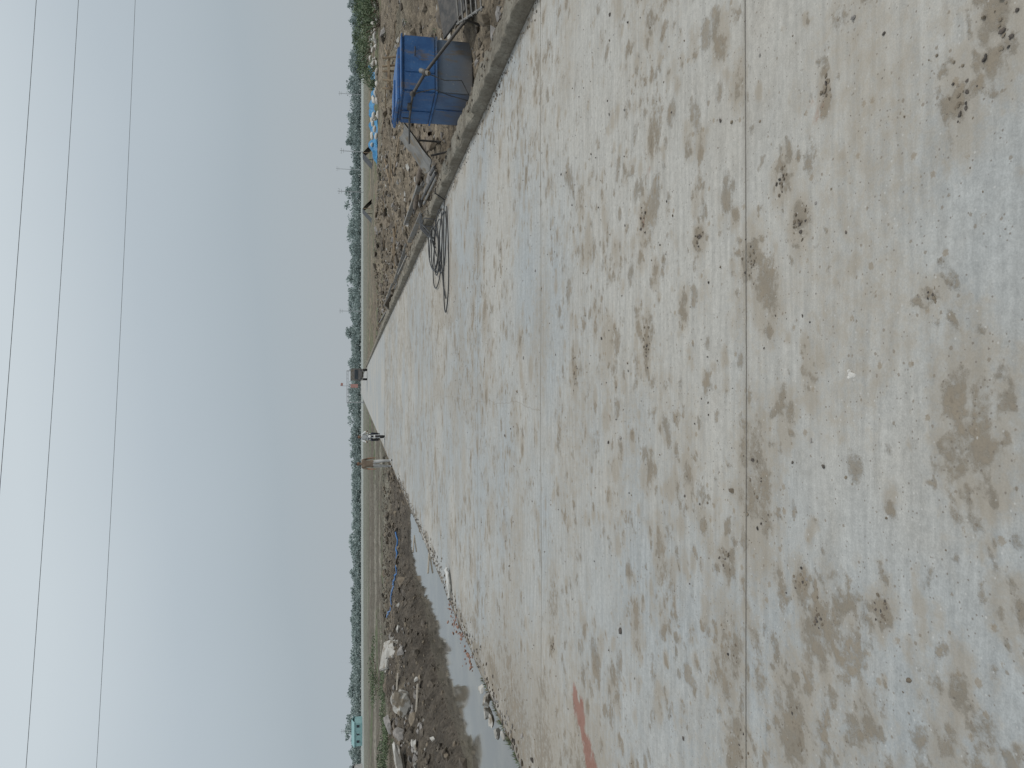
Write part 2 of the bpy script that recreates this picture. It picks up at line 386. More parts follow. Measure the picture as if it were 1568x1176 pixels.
# ---------------------------------------------------------------- kerb
ky = [-8.]
while ky[-1] < 180: ky.append(ky[-1]+(.05 if ky[-1] < 25 else .05*(ky[-1]/25)**1.8))
ky = np.array(ky)
prof = [(3.552, -.25), (3.552, .02), (3.553, .06), (3.554, .10), (3.556, .135), (3.562, .150), (3.585, .157), (3.64, .158), (3.70, .158), (3.76, .158), (3.82, .155), (3.855, .145), (3.865, .12), (3.87, .05), (3.88, -.3)]
P = np.array([[(px, y, pz) for px, pz in prof] for y in ky])
n_ = fbm(P[..., 0]*9, P[..., 1]*5, 71)-.5; n3 = fbm(P[..., 0]*3+7, P[..., 1]*1.2, 72)-.5; n4 = fbm(P[..., 0]*20, P[..., 1]*14, 74)-.5
P[..., 2] += np.where(P[..., 2] > .1, n_*.05+n3*.05+n4*.02, 0); P[..., 0] += np.where(P[..., 0] > 3.6, n_*.08+n3*.10, 0)+np.where((P[..., 0] < 3.6) & (P[..., 2] > .04), np.abs(n_)*.03+np.abs(n4)*.02, 0)
chip = sst(.56, .66, fbm(P[..., 1]*2.3, P[..., 1]*0+4, 78)); e_ = (P[..., 2] > .11) & (P[..., 0] < 3.66)
P[..., 2] -= np.where(e_, chip*.045, 0); P[..., 0] += np.where(e_, chip*.02, 0)
kmat, nt, b = newmat("kerb_concrete")
o3 = nd(nt, 'ShaderNodeTexCoord').outputs['Object']
na = noi(nt, o3, 2.2, 8, .68); nb = noi(nt, o3, 22, 7, .7)
sx = nd(nt, 'ShaderNodeSeparateXYZ'); nt.links.new(o3, sx.inputs[0])
c = mixc(nt, mr(nt, na, .35, .65), (.145, .126, .094), (.265, .243, .197)); c = mixc(nt, mth(nt, 'MULTIPLY', mr(nt, nb, .46, .66), .65), c, (.095, .082, .062))
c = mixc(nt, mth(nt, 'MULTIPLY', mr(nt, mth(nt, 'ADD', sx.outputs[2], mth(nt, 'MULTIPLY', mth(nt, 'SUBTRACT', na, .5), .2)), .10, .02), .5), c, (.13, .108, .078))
nt.links.new(c, b.inputs['Base Color']); b.inputs['Roughness'].default_value = .92; bump(nt, b, mth(nt, 'ADD', nb, na), .9, .03)
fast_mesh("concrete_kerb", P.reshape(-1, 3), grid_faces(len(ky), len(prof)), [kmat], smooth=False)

# ---------------------------------------------------------------- water
def water_mat(name):
    m, nt, b = newmat(name); o3 = nd(nt, 'ShaderNodeTexCoord').outputs['Object']
    nt.links.new(mixc(nt, mr(nt, noi(nt, o3, 1.2, 5), .4, .65), (.10, .092, .075), (.16, .147, .115)), b.inputs['Base Color'])
    b.inputs['Roughness'].default_value = .05; bump(nt, b, noi(nt, mapp(nt, o3, (1, .5, 1)), 5, 3), .05, .01)
    return m
wm_ = water_mat("ditch_water")
wb = B("ditch_water", [wm_]); wb.sheet(lambda u, v: Vector((-3.95-4.8*u, 2+32*v, WZ)), 2, 2); wb.done()
for (px, py, rx, ry) in PUD:
    wb = B("puddle_water", [wm_]); n = 28
    wb.bm.faces.new([wb.bm.verts.new((px+rx*math.cos(2*math.pi*k/n), py+ry*math.sin(2*math.pi*k/n), -.225)) for k in range(n)]); wb.done()

# ---------------------------------------------------------------- rocks / clods
def rock_templates(n, sub, rough=.5):
    T = []
    for k in range(n):
        bm = bmesh.new(); bmesh.ops.create_icosphere(bm, subdivisions=sub, radius=1)
        off = Vector((k*7.1, k*3.3, 1.7))
        nrm = [Vector((random.gauss(0, 1), random.gauss(0, 1), random.gauss(0, 1))).normalized() for _ in range(7)]
        for v in bm.verts:
            d = mn.noise(v.co*1.1+off)*rough+mn.noise(v.co*2.7+off)*rough*.5
            v.co = v.co*(1+d)
            for q in nrm:
                h = v.co.dot(q)
                if h > .62: v.co -= q*(h-.62)
        T.append((np.array([v.co[:] for v in bm.verts]), np.array([[q.index for q in f.verts] for f in bm.faces]))); bm.free()
    return T
T1 = rock_templates(6, 1); T2 = rock_templates(6, 3, .5)
def scatter(name, pts, mats, T=T1, mi=None, flat=.7):
    Vs = []; Fs = []; Ms = []; n = 0
    for k, (x, y, z, s) in enumerate(pts):
        v, f = T[k % len(T)]
        M = np.array(Euler((random.uniform(-.4, .4), random.uniform(-.4, .4), random.uniform(0, 6.28))).to_matrix())
        sx_, sy_, sz_ = s*random.uniform(.7, 1.4), s*random.uniform(.6, 1.2), s*random.uniform(.45, 1)*flat
        q = (v*np.array([sx_, sy_, sz_])) @ M.T+np.array([x, y, z+sz_*.35])
        Vs.append(q); Fs.append(f+n); n += len(v)
        Ms.append(np.full(len(f), mi[k] if mi else 0))
    return fast_mesh(name, np.concatenate(Vs), np.concatenate(Fs), mats, np.concatenate(Ms))
clod_m = simple("clod_brown", (.13, .105, .078), (.215, .18, .135), 8, .95)
clod_d = simple("clod_dark", (.075, .064, .052), (.14, .118, .093), 6, .95)
rub_m = simple("rubble_concrete", (.30, .29, .265), (.48, .465, .43), 3, .9, dirt=(.20, .17, .13))
stone_m = simple("stone_grey", (.17, .16, .15), (.29, .27, .25), 9, .9)
speck_m = simple("grit_dark", (.05, .045, .04), (.12, .10, .085), 30, .9)
brick_m = simple("brick_bits", (.22, .12, .085), (.30, .18, .135), 9, .9)
pts = []; mi = []
for i in range(2300):
    y = .8+random.random()**1.4*16; x = random.uniform(-3.7, 3.5)
    s = min(.022, math.exp(random.gauss(-5.35, .45)))
    pts.append((x, y, 0, s)); mi.append(random.choice((0, 1, 1, 2, 2)))
for q in named[:20]:
    for k in range(18):
        a = random.uniform(0, 6.28); d = random.random()*1.1
        pts.append((q[0]+q[2]*d*math.cos(a), q[1]+q[3]*d*math.sin(a), 0, random.uniform(.003, .011))); mi.append(random.choice((1, 1, 2)))
for i in range(900):
    pts.append((-3.8+abs(random.gauss(0, .15)), random.uniform(3, 30), 0, random.uniform(.008, .035))); mi.append(random.choice((0, 1, 2)))
    pts.append((3.53-abs(random.gauss(0, .07)), random.uniform(3, 30), 0, random.uniform(.006, .02))); mi.append(random.choice((0, 1, 2)))
    pts.append((random.uniform(3.68, 3.86), random.uniform(3, 30), .15, random.uniform(.008, .035))); mi.append(random.choice((1, 1, 2)))
scatter("loose_gravel", pts, [stone_m, clod_m, speck_m], T1, mi)
scatter("white_stone", [(.037, 2.155, 0, .017), (.050, 2.168, .0, .011), (.03, 2.175, 0, .009)], [simple("white_stone_mat", (.55, .53, .49), (.7, .68, .64), 60, .9)], T2)
def tz(x, y): return float(terr(np.array(x), np.array(y)))
pts = []; mi = []
for i in range(9000):
    y = 4+random.random()**1.3*60; x = 3.95+random.random()**1.6*14
    s = min(.28, math.exp(random.gauss(-3.35, .7)))*(1+y*.012)
    pts.append((x, y, 0, s)); mi.append(random.choice((0, 0, 0, 2, 1, 2)))
pa = np.array(pts); pa[:, 2] = terr(pa[:, 0], pa[:, 1]); scatter("soil_clods", [tuple(q) for q in pa], [clod_m, stone_m, clod_d], T1, mi)
pts = []
for i in range(9000):
    y = 5+random.random()**1.1*45; x = -7.0-random.random()**1.3*12 if y < 30 else -4-random.random()*12
    pts.append((x, y, 0, min(.30, math.exp(random.gauss(-3.25, .7)))))
pa = np.array(pts); pa[:, 2] = terr(pa[:, 0], pa[:, 1]); pa = pa[pa[:, 2] > WZ-.02]
scatter("mud_clods", [tuple(q) for q in pa], [clod_d, clod_m], T1, [random.choice((0, 0, 0, 1, 1)) for _ in pa])
pts = []
for (x, y, s) in [(-8.9, 25.3, .5), (-8.7, 20.6, .5), (-9.4, 18.6, .42), (-9.9, 18.0, .36), (-9.8, 21.0, .3), (-10.5, 17.0, .4), (-10.1, 16.1, .3), (-11.4, 20.2, .4), (-8.8, 14.7, .22), (-7.9, 12.9, .16), (-12.8, 22.5, .4), (-11.7, 26, .3), (-9.7, 29, .25)]:
    pts.append((x, y, tz(x, y)+.05, s))
for i in range(420):
    x = random.gauss(-10.1, 1.7); y = random.gauss(18.5, 5)
    if x > -7.7: continue
    pts.append((x, y, tz(x, y), min(.2, math.exp(random.gauss(-2.9, .5)))))
scatter("concrete_rubble", pts, [rub_m, stone_m], T2, [(0 if k < 3 else 1) if k < 13 else random.choice((0, 1, 1)) for k in range(len(pts))], flat=.8)
pts = [(random.uniform(4.2, 12), random.uniform(9, 50), 0, random.uniform(.03, .13)) for i in range(180)]
scatter("concrete_rubble", [(x, y, tz(x, y), s) for x, y, z, s in pts], [rub_m], T2)
scatter("concrete_rubble", [(-4.02, 9.35, -.03, .13), (-4.18, 9.1, -.05, .10), (-4.3, 9.6, -.1, .12), (-4.15, 8.7, -.05, .08), (-4.0, 8.3, -.04, .06), (-4.1, 9.9, -.05, .06)], [rub_m], T2)
scatter("brick_fragments", [(-3.95+random.gauss(0, .15), random.uniform(10.5, 13.5), -.02, random.uniform(.012, .04)) for i in range(90)], [brick_m], T1)
s = B("broken_concrete_slab", [rub_m]); s.box((0, 0, .1), (1.0, .6, .14), (.45, .2, .6), 0, .03); s.done((-9.5, 26.5, tz(-9.5, 26.5)+.1))
plk = simple("old_plank", (.38, .34, .28), (.5, .46, .4), 6, .9)
for x, y, l in ((-4.9, 20.8, .7), (-8.1, 19.2, .8), (-8.7, 16.2, .7), (-5.6, 26.5, .6), (-9.3, 23, .9), (-10.2, 14.5, .8)):
    s = B("wooden_plank", [plk])
    s.box((0, 0, 0), (l, .12, .04), (.05, .1, random.uniform(.2, 1.4)), 0, .006); s.done((x, y, max(tz(x, y), WZ)+.03))

# ---------------------------------------------------------------- foliage
def leaf_mat(name, a, b2):
    m, nt, b = newmat(name); o3 = nd(nt, 'ShaderNodeTexCoord').outputs['Object']
    nt.links.new(mixc(nt, mr(nt, noi(nt, o3, .8, 4), .35, .65), a, b2), b.inputs['Base Color']); b.inputs['Roughness'].default_value = .7
    return m
def leaf_cloud(lobes, n, size):
    lb = np.array(lobes)[rng.integers(len(lobes), size=n)]
    d = rng.normal(size=(n, 3)); d /= np.linalg.norm(d, axis=1, keepdims=True)
    c0 = lb[:, :3]+d*(rng.random((n, 1))**.45)*lb[:, 3:]
    a = rng.normal(size=(n, 3)); a /= np.linalg.norm(a, axis=1, keepdims=True)
    b_ = np.cross(a, rng.normal(size=(n, 3))); b_ /= np.linalg.norm(b_, axis=1, keepdims=True)
    s1 = size*rng.uniform(.6, 1.4, (n, 1)); s2 = s1*rng.uniform(.4, .9, (n, 1))
    return np.stack([c0+a*s1, c0+b_*s2, c0-a*s1, c0-b_*s2], 1).reshape(-1, 3)
hz = [leaf_mat("hazy_foliage_a", (.26, .32, .315), (.285, .34, .335)), leaf_mat("hazy_foliage_b", (.23, .29, .285), (.255, .31, .30)), leaf_mat("hazy_foliage_c", (.29, .35, .335), (.315, .37, .35))]  # aerial haze is put into these pale leaf colours, no volume
Vv = []; M_ = []
def add_tree(x, y, h, wd, n):
    lobes = [(x, y, h*.50, wd*.42, wd*.4, h*.42)]*2
    for k in range(5): lobes.append((x+rng.normal()*wd*.28, y+rng.normal()*wd*.2, h*rng.uniform(.3, .82), wd*rng.uniform(.18, .3), wd*.25, h*rng.uniform(.12, .2)))
    Vv.append(leaf_cloud(lobes, n, .045*h+.15)); M_.append(rng.integers(0, 3, n))
for i in range(300):
    x = -330+660*rng.random()
    f_ = float(fbm(np.array(x*.02+9), np.array(2.), 130))
    h = (3.2+4.6*rng.random()**1.4)*(.65+.8*f_)
    add_tree(x, 390+rng.normal()*25, h, h*rng.uniform(.8, 1.6), 340)
for i in range(16): add_tree(-215+rng.random()*60, 350, rng.uniform(4.5, 6.5), 7, 330)
for i in range(14): add_tree(170+rng.random()*40, 300, rng.uniform(6, 8.5), 8, 360)
x = -340.
while x < 340:
    h = 4.2+1.6*rng.random(); Vv.append(leaf_cloud([(x, 420, h*.4, 4, 3, h*.55)], 260, .5)); M_.append(rng.integers(0, 3, 260)); x += 3
Vv = np.concatenate(Vv); M_ = np.concatenate(M_)
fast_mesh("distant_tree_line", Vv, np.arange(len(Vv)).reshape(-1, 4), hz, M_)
gm = [leaf_mat("leaf_green", (.08, .12, .06), (.12, .16, .08)), leaf_mat("leaf_dark", (.055, .085, .045), (.08, .115, .06)), leaf_mat("leaf_light", (.13, .175, .10), (.17, .20, .12))]
bark = simple("bark", (.12, .09, .07), (.2, .16, .12), 6, .9)
def bush(name, x, y, h, wd, n=1400, mats=gm):
    z0 = tz(x, y)
    lobes = [(rng.normal()*wd*.3, rng.normal()*wd*.3, h*rng.uniform(.25, .75), wd*rng.uniform(.18, .3), wd*.22, h*rng.uniform(.18, .28)) for k in range(9)]
    q = leaf_cloud(lobes, n, .03*h+.02)
    o = fast_mesh(name, q, np.arange(len(q)).reshape(-1, 4), mats, rng.integers(0, 3, n)); o.location = (x, y, z0)
    t = B("stem", [bark])
    for k in range(6):
        l = lobes[k]; t.tube([(0, 0, -.05), (l[0]*.4, l[1]*.4, l[2]*.5), l[:3]], .02*h, 0, 5)
    so_ = t.done(); so_.parent = o
for a in [(29, 60, 2.0, 4.2), (31.5, 62, 1.8, 3.6), (33.5, 66, 2.2, 4), (27.5, 66, 1.3, 2.5), (36, 70, 2.4, 5), (38, 84, 2.4, 5), (43, 96, 2.8, 6)]: bush("bush", *a)
for a in [(-18.5, 40, .7, 3), (-20, 38, .8, 3.5), (-21.5, 41, .7, 3.5), (-18, 44, .6, 3), (-24, 60, 1.1, 4)]: bush("green_shrub", *a)
gt = []
def tuft(x, y, z, h, n):
    for k in range(n):
        a = random.uniform(0, 6.28); l = random.uniform(.1, .6)*h; bx = x+random.gauss(0, h*.25); by = y+random.gauss(0, h*.25)
        wv = .006+.01*h
        gt.extend([(bx-wv*math.sin(a), by+wv*math.cos(a), z), (bx+wv*math.sin(a), by-wv*math.cos(a), z), (bx+l*math.cos(a), by+l*math.sin(a), z+h*random.uniform(.6, 1))])
for i in range(260):
    x = -3.98-random.random()**2*.7; y = random.uniform(6.5, 10); tuft(x, y, tz(x, y)-.01, random.uniform(.03, .08), 8)
for i in range(1400):
    x = random.uniform(-30, -13); y = random.uniform(22, 60)
    if float(fbm(np.array(x*.2), np.array(y*.2), 140)) > .5: tuft(x, y, tz(x, y), random.uniform(.12, .28), 8)
for i in range(1100):
    x = random.uniform(7, 34); y = random.uniform(16, 70)
    if float(fbm(np.array(x*.2), np.array(y*.2), 141)) > .53: tuft(x, y, tz(x, y), random.uniform(.10, .28), 8)
gt = np.array(gt); nf_ = len(gt)//3
fast_mesh("wild_grass", gt, np.arange(len(gt)).reshape(-1, 3), [leaf_mat("grass_dry", (.18, .165, .105), (.24, .215, .145)), gm[0], gm[2]], np.repeat(rng.integers(0, 3, nf_//2+1), 2)[:nf_])

# ---------------------------------------------------------------- blue steel box
bl, nt, b = newmat("blue_paint_weathered"); o3 = nd(nt, 'ShaderNodeTexCoord').outputs['Object']
sx = nd(nt, 'ShaderNodeSeparateXYZ'); nt.links.new(o3, sx.inputs[0])
n1 = noi(nt, o3, 2.5, 7, .65); n2 = noi(nt, mapp(nt, o3, (1, 1, .25)), 9, 7, .7); n3_ = noi(nt, o3, 25, 5, .7)
c = mixc(nt, mr(nt, n1, .35, .65), (.022, .085, .23), (.045, .14, .33))
lower_grey = mth(nt, 'MULTIPLY', mr(nt, mth(nt, 'ADD', sx.outputs[2], mth(nt, 'MULTIPLY', mth(nt, 'SUBTRACT', n1, .5), .35)), .64, .52), mr(nt, sx.outputs[0], -.44, -.40))  # greyer below mid-height, weaker on the left side
c = mixc(nt, mth(nt, 'MULTIPLY', lower_grey, .75), c, mixc(nt, n1, (.11, .13, .145), (.17, .185, .185)))
low = mr(nt, mth(nt, 'ADD', sx.outputs[2], mth(nt, 'MULTIPLY', mth(nt, 'SUBTRACT', n2, .5), .4)), .35, .0)
c = mixc(nt, mth(nt, 'MULTIPLY', low, .6), c, (.17, .14, .10))
c = mixc(nt, mth(nt, 'MULTIPLY', mr(nt, n2, .53, .66), .7), c, (.17, .13, .085))
c = mixc(nt, mth(nt, 'MULTIPLY', mr(nt, n3_, .60, .7), .5), c, (.3, .3, .28))
nt.links.new(c, b.inputs['Base Color']); b.inputs['Roughness'].default_value = .65; bump(nt, b, n2, .4, .015)
dk = simple("dark_steel", (.05, .05, .05), (.11, .10, .09), 8, .6, .4)
gs = simple("grey_steel", (.16, .155, .145), (.25, .24, .22), 4, .65, .2, dirt=(.18, .145, .10))
s = B("blue_steel_box", [bl, dk])
s.box((0, 0, .29), (.84, 1.18, .56), (0, 0, 0), 0, .02)
s.box((0.005, 0, .83), (.87, 1.21, .50), (0, 0, 0), 0, .025)
s.box((0, 0, 1.095), (.90, 1.24, .025), (0, 0, 0), 0, .008)
s.box((-.06, .16, 1.135), (.86, 1.0, .045), (.02, .012, .06), 0, .012)
s.box((-.2, .35, 1.17), (.5, .5, .03), (.01, .02, .1), 0, .01)
s.box((0, -.612, .575), (.88, .02, .03), mi=0, bev=.004); s.box((-.438, 0, .575), (.018, 1.22, .03), mi=0, bev=.004)
s.box((-.12, -.61, .83), (.022, .012, .44), mi=0, bev=.003); s.box((-.437, .1, .83), (.012, .03, .44), mi=0, bev=.003); s.box((-.427, .0, .29), (.012, .03, .48), mi=0, bev=.003)
s.tube([(.12, -.61, .9), (.12, -.65, .9), (.24, -.65, .9), (.24, -.61, .9)], .008, 1)
s.done((4.83, 11.75, -.14), (0, 0, math.radians(3)))
s = B("leaning_steel_pipe", [dk, gs])
s.tube([(5.45, 10.5, -.1), (5.25, 10.6, .12), (4.61, 10.85, .63), (4.36, 11.05, .80)], .024, 0, 8)
s.tube([(4.36, 11.05, .80), (4.31, 11.9, .79), (4.26, 13.0, .72)], .017, 0, 8)
s.sph((4.61, 10.85, .63), (.05, .05, .055), 0); s.cyl((4.58, 10.8, .58), (4.66, 10.9, .7), .035, mi=1); s.sph((4.36, 11.05, .80), .045, 0)
s.box((4.30, 11.4, .83), (.05, .16, .05), (0, 0, .2), 0, .01); s.cyl((4.3, 11.9, .79), (4.3, 11.9, .9), .012, mi=0)
s.tube([(4.36, 11.05, .80), (4.42, 10.95, .5), (4.36, 11.0, .25), (4.3, 11.0, -.05)], .008, 0)
s.tube([(4.61, 10.85, .63), (4.5, 10.8, .35), (4.52, 10.8, .1), (4.3, 10.9, -.05)], .008, 0)
s.done()
s = B("steel_chute", [gs, dk])
def ch(u, v):
    x = 4.12+.66*u; y = 13.2+1.1*v; z = .30+.50*u-.05*v+.08*(2*v-1)**4+.02*mn.noise(Vector((u*3, v*3, 0)))
    return Vector((x, y, z))
s.sheet(ch, 6, 9, 0); s.sheet(lambda u, v: ch(u, v)-Vector((0, 0, .02)), 6, 9, 0)
for a in ((4.74, 13.25), (4.74, 14.25)): s.cyl((a[0], a[1], -.15), (a[0], a[1], .74), .02, mi=1)
s.cyl((4.16, 13.3, .31), (4.3, 13.3, -.15), .02, mi=1)
s.done()
rbm = simple("rebar", (.15, .145, .135), (.25, .24, .225), 9, .7, .3)
s = B("steel_frame_railing", [rbm, dk])
for k in range(6): s.tube([(4.80+.03*k, 9.3+.14*k, .05+.04*k), (6.8, 9.6+.14*k, .16+.04*k)], .013, 0)
for k in range(4): s.tube([(4.83+.6*k, 9.25, .04+.04*k), (5.0+.6*k, 10.1, .26+.04*k)], .016, 0)
for k in range(3): s.cyl((5.05+.6*k, 10.0, .26), (5.1+.6*k, 10.3, -.15), .018, mi=1)
s.done()
s = B("steel_plate", [dk]); s.box((0, 0, 0), (1.3, .7, .03), (.35, -.12, .2), 0, .006); s.done((5.95, 10.9, .28))
s = B("steel_pipe_stack", [gs, dk])
for k in range(5): s.cyl((4.25+.09*k, 14.9+.1*k, .03+.02*(k % 2)), (4.35+.16*k, 17.6+.2*k, .06+.03*(k % 2)), .03, mi=k % 2)
s.done()
for (x0, y0, x1, y1, z) in [(4.2, 18.0, 4.35, 22.5, .03), (4.75, 17.5, 4.9, 22.5, .10), (4.05, 23, 4.2, 28, .03), (4.6, 24, 4.3, 31, .05), (4.1, 29.5, 4.4, 36, .03), (4.6, 33, 4.5, 42, .04), (4.15, 42, 4.3, 50, .03)]:
    L = math.hypot(x1-x0, y1-y0); s = B("steel_formwork_channel", [gs, dk])
    s.box((0, 0, .06), (.012, L, .12), mi=0); s.box((.03, 0, .004), (.048, L, .008), mi=0); s.box((.03, 0, .116), (.048, L, .008), mi=0)
    for k in range(int(L)): s.box((.025, -L/2+.5+k, .06), (.035, .012, .10), mi=1)
    s.done(((x0+x1)/2, (y0+y1)/2, z+random.uniform(-.05, .04)), (random.uniform(-.012, .012), random.uniform(-.5, .5), -math.atan2(x1-x0, y1-y0)))
s = B("wooden_log", [bark]); s.tube([(5.2, 15.2, .14), (4.9, 17.5, .2), (4.7, 19.5, .12)], .06, 0, 9); s.done()

# ---------------------------------------------------------------- cable
rb = simple("black_rubber", (.015, .015, .016), (.03, .03, .03), 8, .5, bs=0)
s = B("black_cable", [rb])
def gz(x):
    if x < 3.5: return .015
    if x < 3.88: return .195
    return .0 if x > 4.1 else .195-.195*(x-3.88)/.22
def loop(cx, cy, rx, ry, ang, turns, ph=0, seed=0):
    pts = []; n = int(turns*44)
    for i in range(n):
        a = ph+2*math.pi*i/44; k = 1+.20*math.sin(a*.5+seed)+.12*math.sin(a*1.7+seed*2)
        u, v = rx*k*math.cos(a), ry*k*math.sin(a)
        x = cx+u*math.cos(ang)-v*math.sin(ang)+.02*i/44; y = cy+u*math.sin(ang)+v*math.cos(ang)
        pts.append((x, y, gz(x)+.012*abs(math.sin(a*1.3+seed))+.008*(i/44)))
    return pts
for L in [(2.5, 13.4, .95, .42, -.03, .95, .3, 1), (2.75, 13.9, .55, .75, .15, 1.3, 1, 2), (2.75, 14.8, .6, .8, .2, 2.3, 2, 3), (2.95, 15.6, .5, .9, -.2, 2.3, .5, 4)]:
    s.tube(loop(*L), .012, 0, 6)
s.tube([(1.62, 13.5, .02), (1.9, 13.9, .02), (2.4, 14.2, .02), (3.0, 14.9, .02), (3.45, 15.9, .03), (3.54, 16.3, .20), (3.85, 16.8, .20), (4.05, 17.2, .02), (4.3, 18.2, 0), (4.25, 21, 0)], .012)
for k in range(7):
    o_ = random.uniform(-.25, .25); s.tube([(2.9+o_, 15.3+o_, .03), (3.3, 16.0+o_, .10), (3.54, 16.4+o_, .215), (3.85, 16.8+o_, .21), (4.05+o_*.3, 17.3+o_, .04), (4.1, 18.3+o_, 0)], .012)
s.done()
s = B("blue_hose", [simple("blue_plastic", (.03, .13, .34), (.05, .18, .42), 5, .45, bs=0)])
P_ = [(-6.7, 34.5), (-7.7, 31.8), (-8.8, 33.5), (-9.6, 35.5), (-11.5, 38.5), (-13.6, 44)]
pp = []
for i in range(len(P_)-1):
    for t in range(8):
        f_ = t/8; x = P_[i][0]*(1-f_)+P_[i+1][0]*f_; y = P_[i][1]*(1-f_)+P_[i+1][1]*f_; pp.append((x, y, tz(x, y)+.07))
s.tube(pp, .04); s.done()
s = B("plastic_sack", [simple("white_plastic", (.42, .42, .40), (.56, .56, .54), 9, .6)])
def sk(u, v):
    a = -.9+1.8*u; r_ = .42; wd = .09*(1-.5*(2*u-1)**2); t = v*2*math.pi
    return Vector((r_*math.sin(a), -r_*math.cos(a)*.6+wd*math.cos(t)*.8, .035+wd*.4*math.sin(t)+.03*mn.noise(Vector((u*6, v*5, 0)))))
s.sheet(sk, 22, 12); s.done((-3.60, 13.1, .01), (0, 0, .9))

# ---------------------------------------------------------------- blue tarps, sandbags, timber
tm = simple("blue_tarp", (.02, .16, .34), (.04, .24, .44), 2, .5)
for (x, y, lx, ly, h, r_) in [(23.2, 70, 2.2, 1.8, .8, .3), (25.4, 73, 1.6, 1.6, .55, 1), (21.8, 69, 1.4, 1, .5, .2), (31, 78, 2.4, 1, .5, .1), (34.5, 82, 1.8, 1, .5, .6), (29.5, 80, 1.8, 1, .6, .2)]:
    s = B("blue_tarpaulin", [tm])
    def tf(u, v, lx=lx, ly=ly, h=h, q=x):
        e = (math.sin(math.pi*u)*math.sin(math.pi*v))**.6 if 0 < u < 1 and 0 < v < 1 else 0
        return Vector(((u-.5)*lx*2*.8, (v-.5)*ly*2*.8, h*e*(.65+.9*mn.noise(Vector((u*3+q, v*3, 0))))+.08*mn.noise(Vector((u*9, v*9+q, 0)))+.05))
    s.sheet(tf, 18, 14); s.done((x, y, tz(x, y)), (0, 0, r_))
s = B("sandbag_row", [simple("sandbag_cloth", (.46, .44, .40), (.60, .58, .54), 3, .9)])
for i in range(80):
    x = 22+i*.22; y = 66+random.uniform(-5, 5); s.sph((x, y, tz(x, y)+.16+random.choice((0, .2, .35))), (.34, .22, .15), 0, (0, random.uniform(-.3, .3), random.uniform(0, 3)), 10)
s.done()
wood = simple("timber", (.22, .165, .11), (.32, .25, .17), 5, .85)
s = B("timber_trestle", [wood])
s.box((0, 0, .42), (1.0, .10, .07), (0, .04, .05), 0, .01); s.box((.05, .25, .40), (.95, .09, .07), (0, -.05, 0), 0, .01)
for a in ((-.42, -.05), (-.42, .3), (.42, -.05), (.42, .3), (0.05, .1)): s.cyl((a[0]*1.1, a[1]-.08, -.05), (a[0]*.9, a[1], .6), .035, .03)
s.done((9.1, 21.5, tz(9.1, 21.5)+.25), (0, 0, .3))
for i in range(26):
    x = random.uniform(5, 16); y = random.uniform(14, 42)
    s = B("timber_plank", [wood]); s.box((0, 0, 0), (random.uniform(.8, 2.2), .12, .04), (random.uniform(-.1, .1), random.uniform(-.2, .2), random.uniform(0, 3)), 0, .006); s.done((x, y, tz(x, y)+.08))

# ---------------------------------------------------------------- overhead wires
wm = simple("wire_metal", (.03, .03, .03), (.05, .05, .05), 3, .6, bs=0)
for (xa, ya, xb, yb) in [(13.1, 27.3, -11.2, 23.5), (10.4, 22.0, -8.8, 18.8), (9.05, 19.3, -2.0, 17.5)]:
    k = (yb-ya)/(xb-xa); s = B("overhead_wire", [wm]); pts = []
    for i in range(61):
        x = -60+2*i; pts.append((x, ya+k*(x-xa), 9.0+.00035*x*x))
    s.tube(pts, .006, 0, 6); s.done()

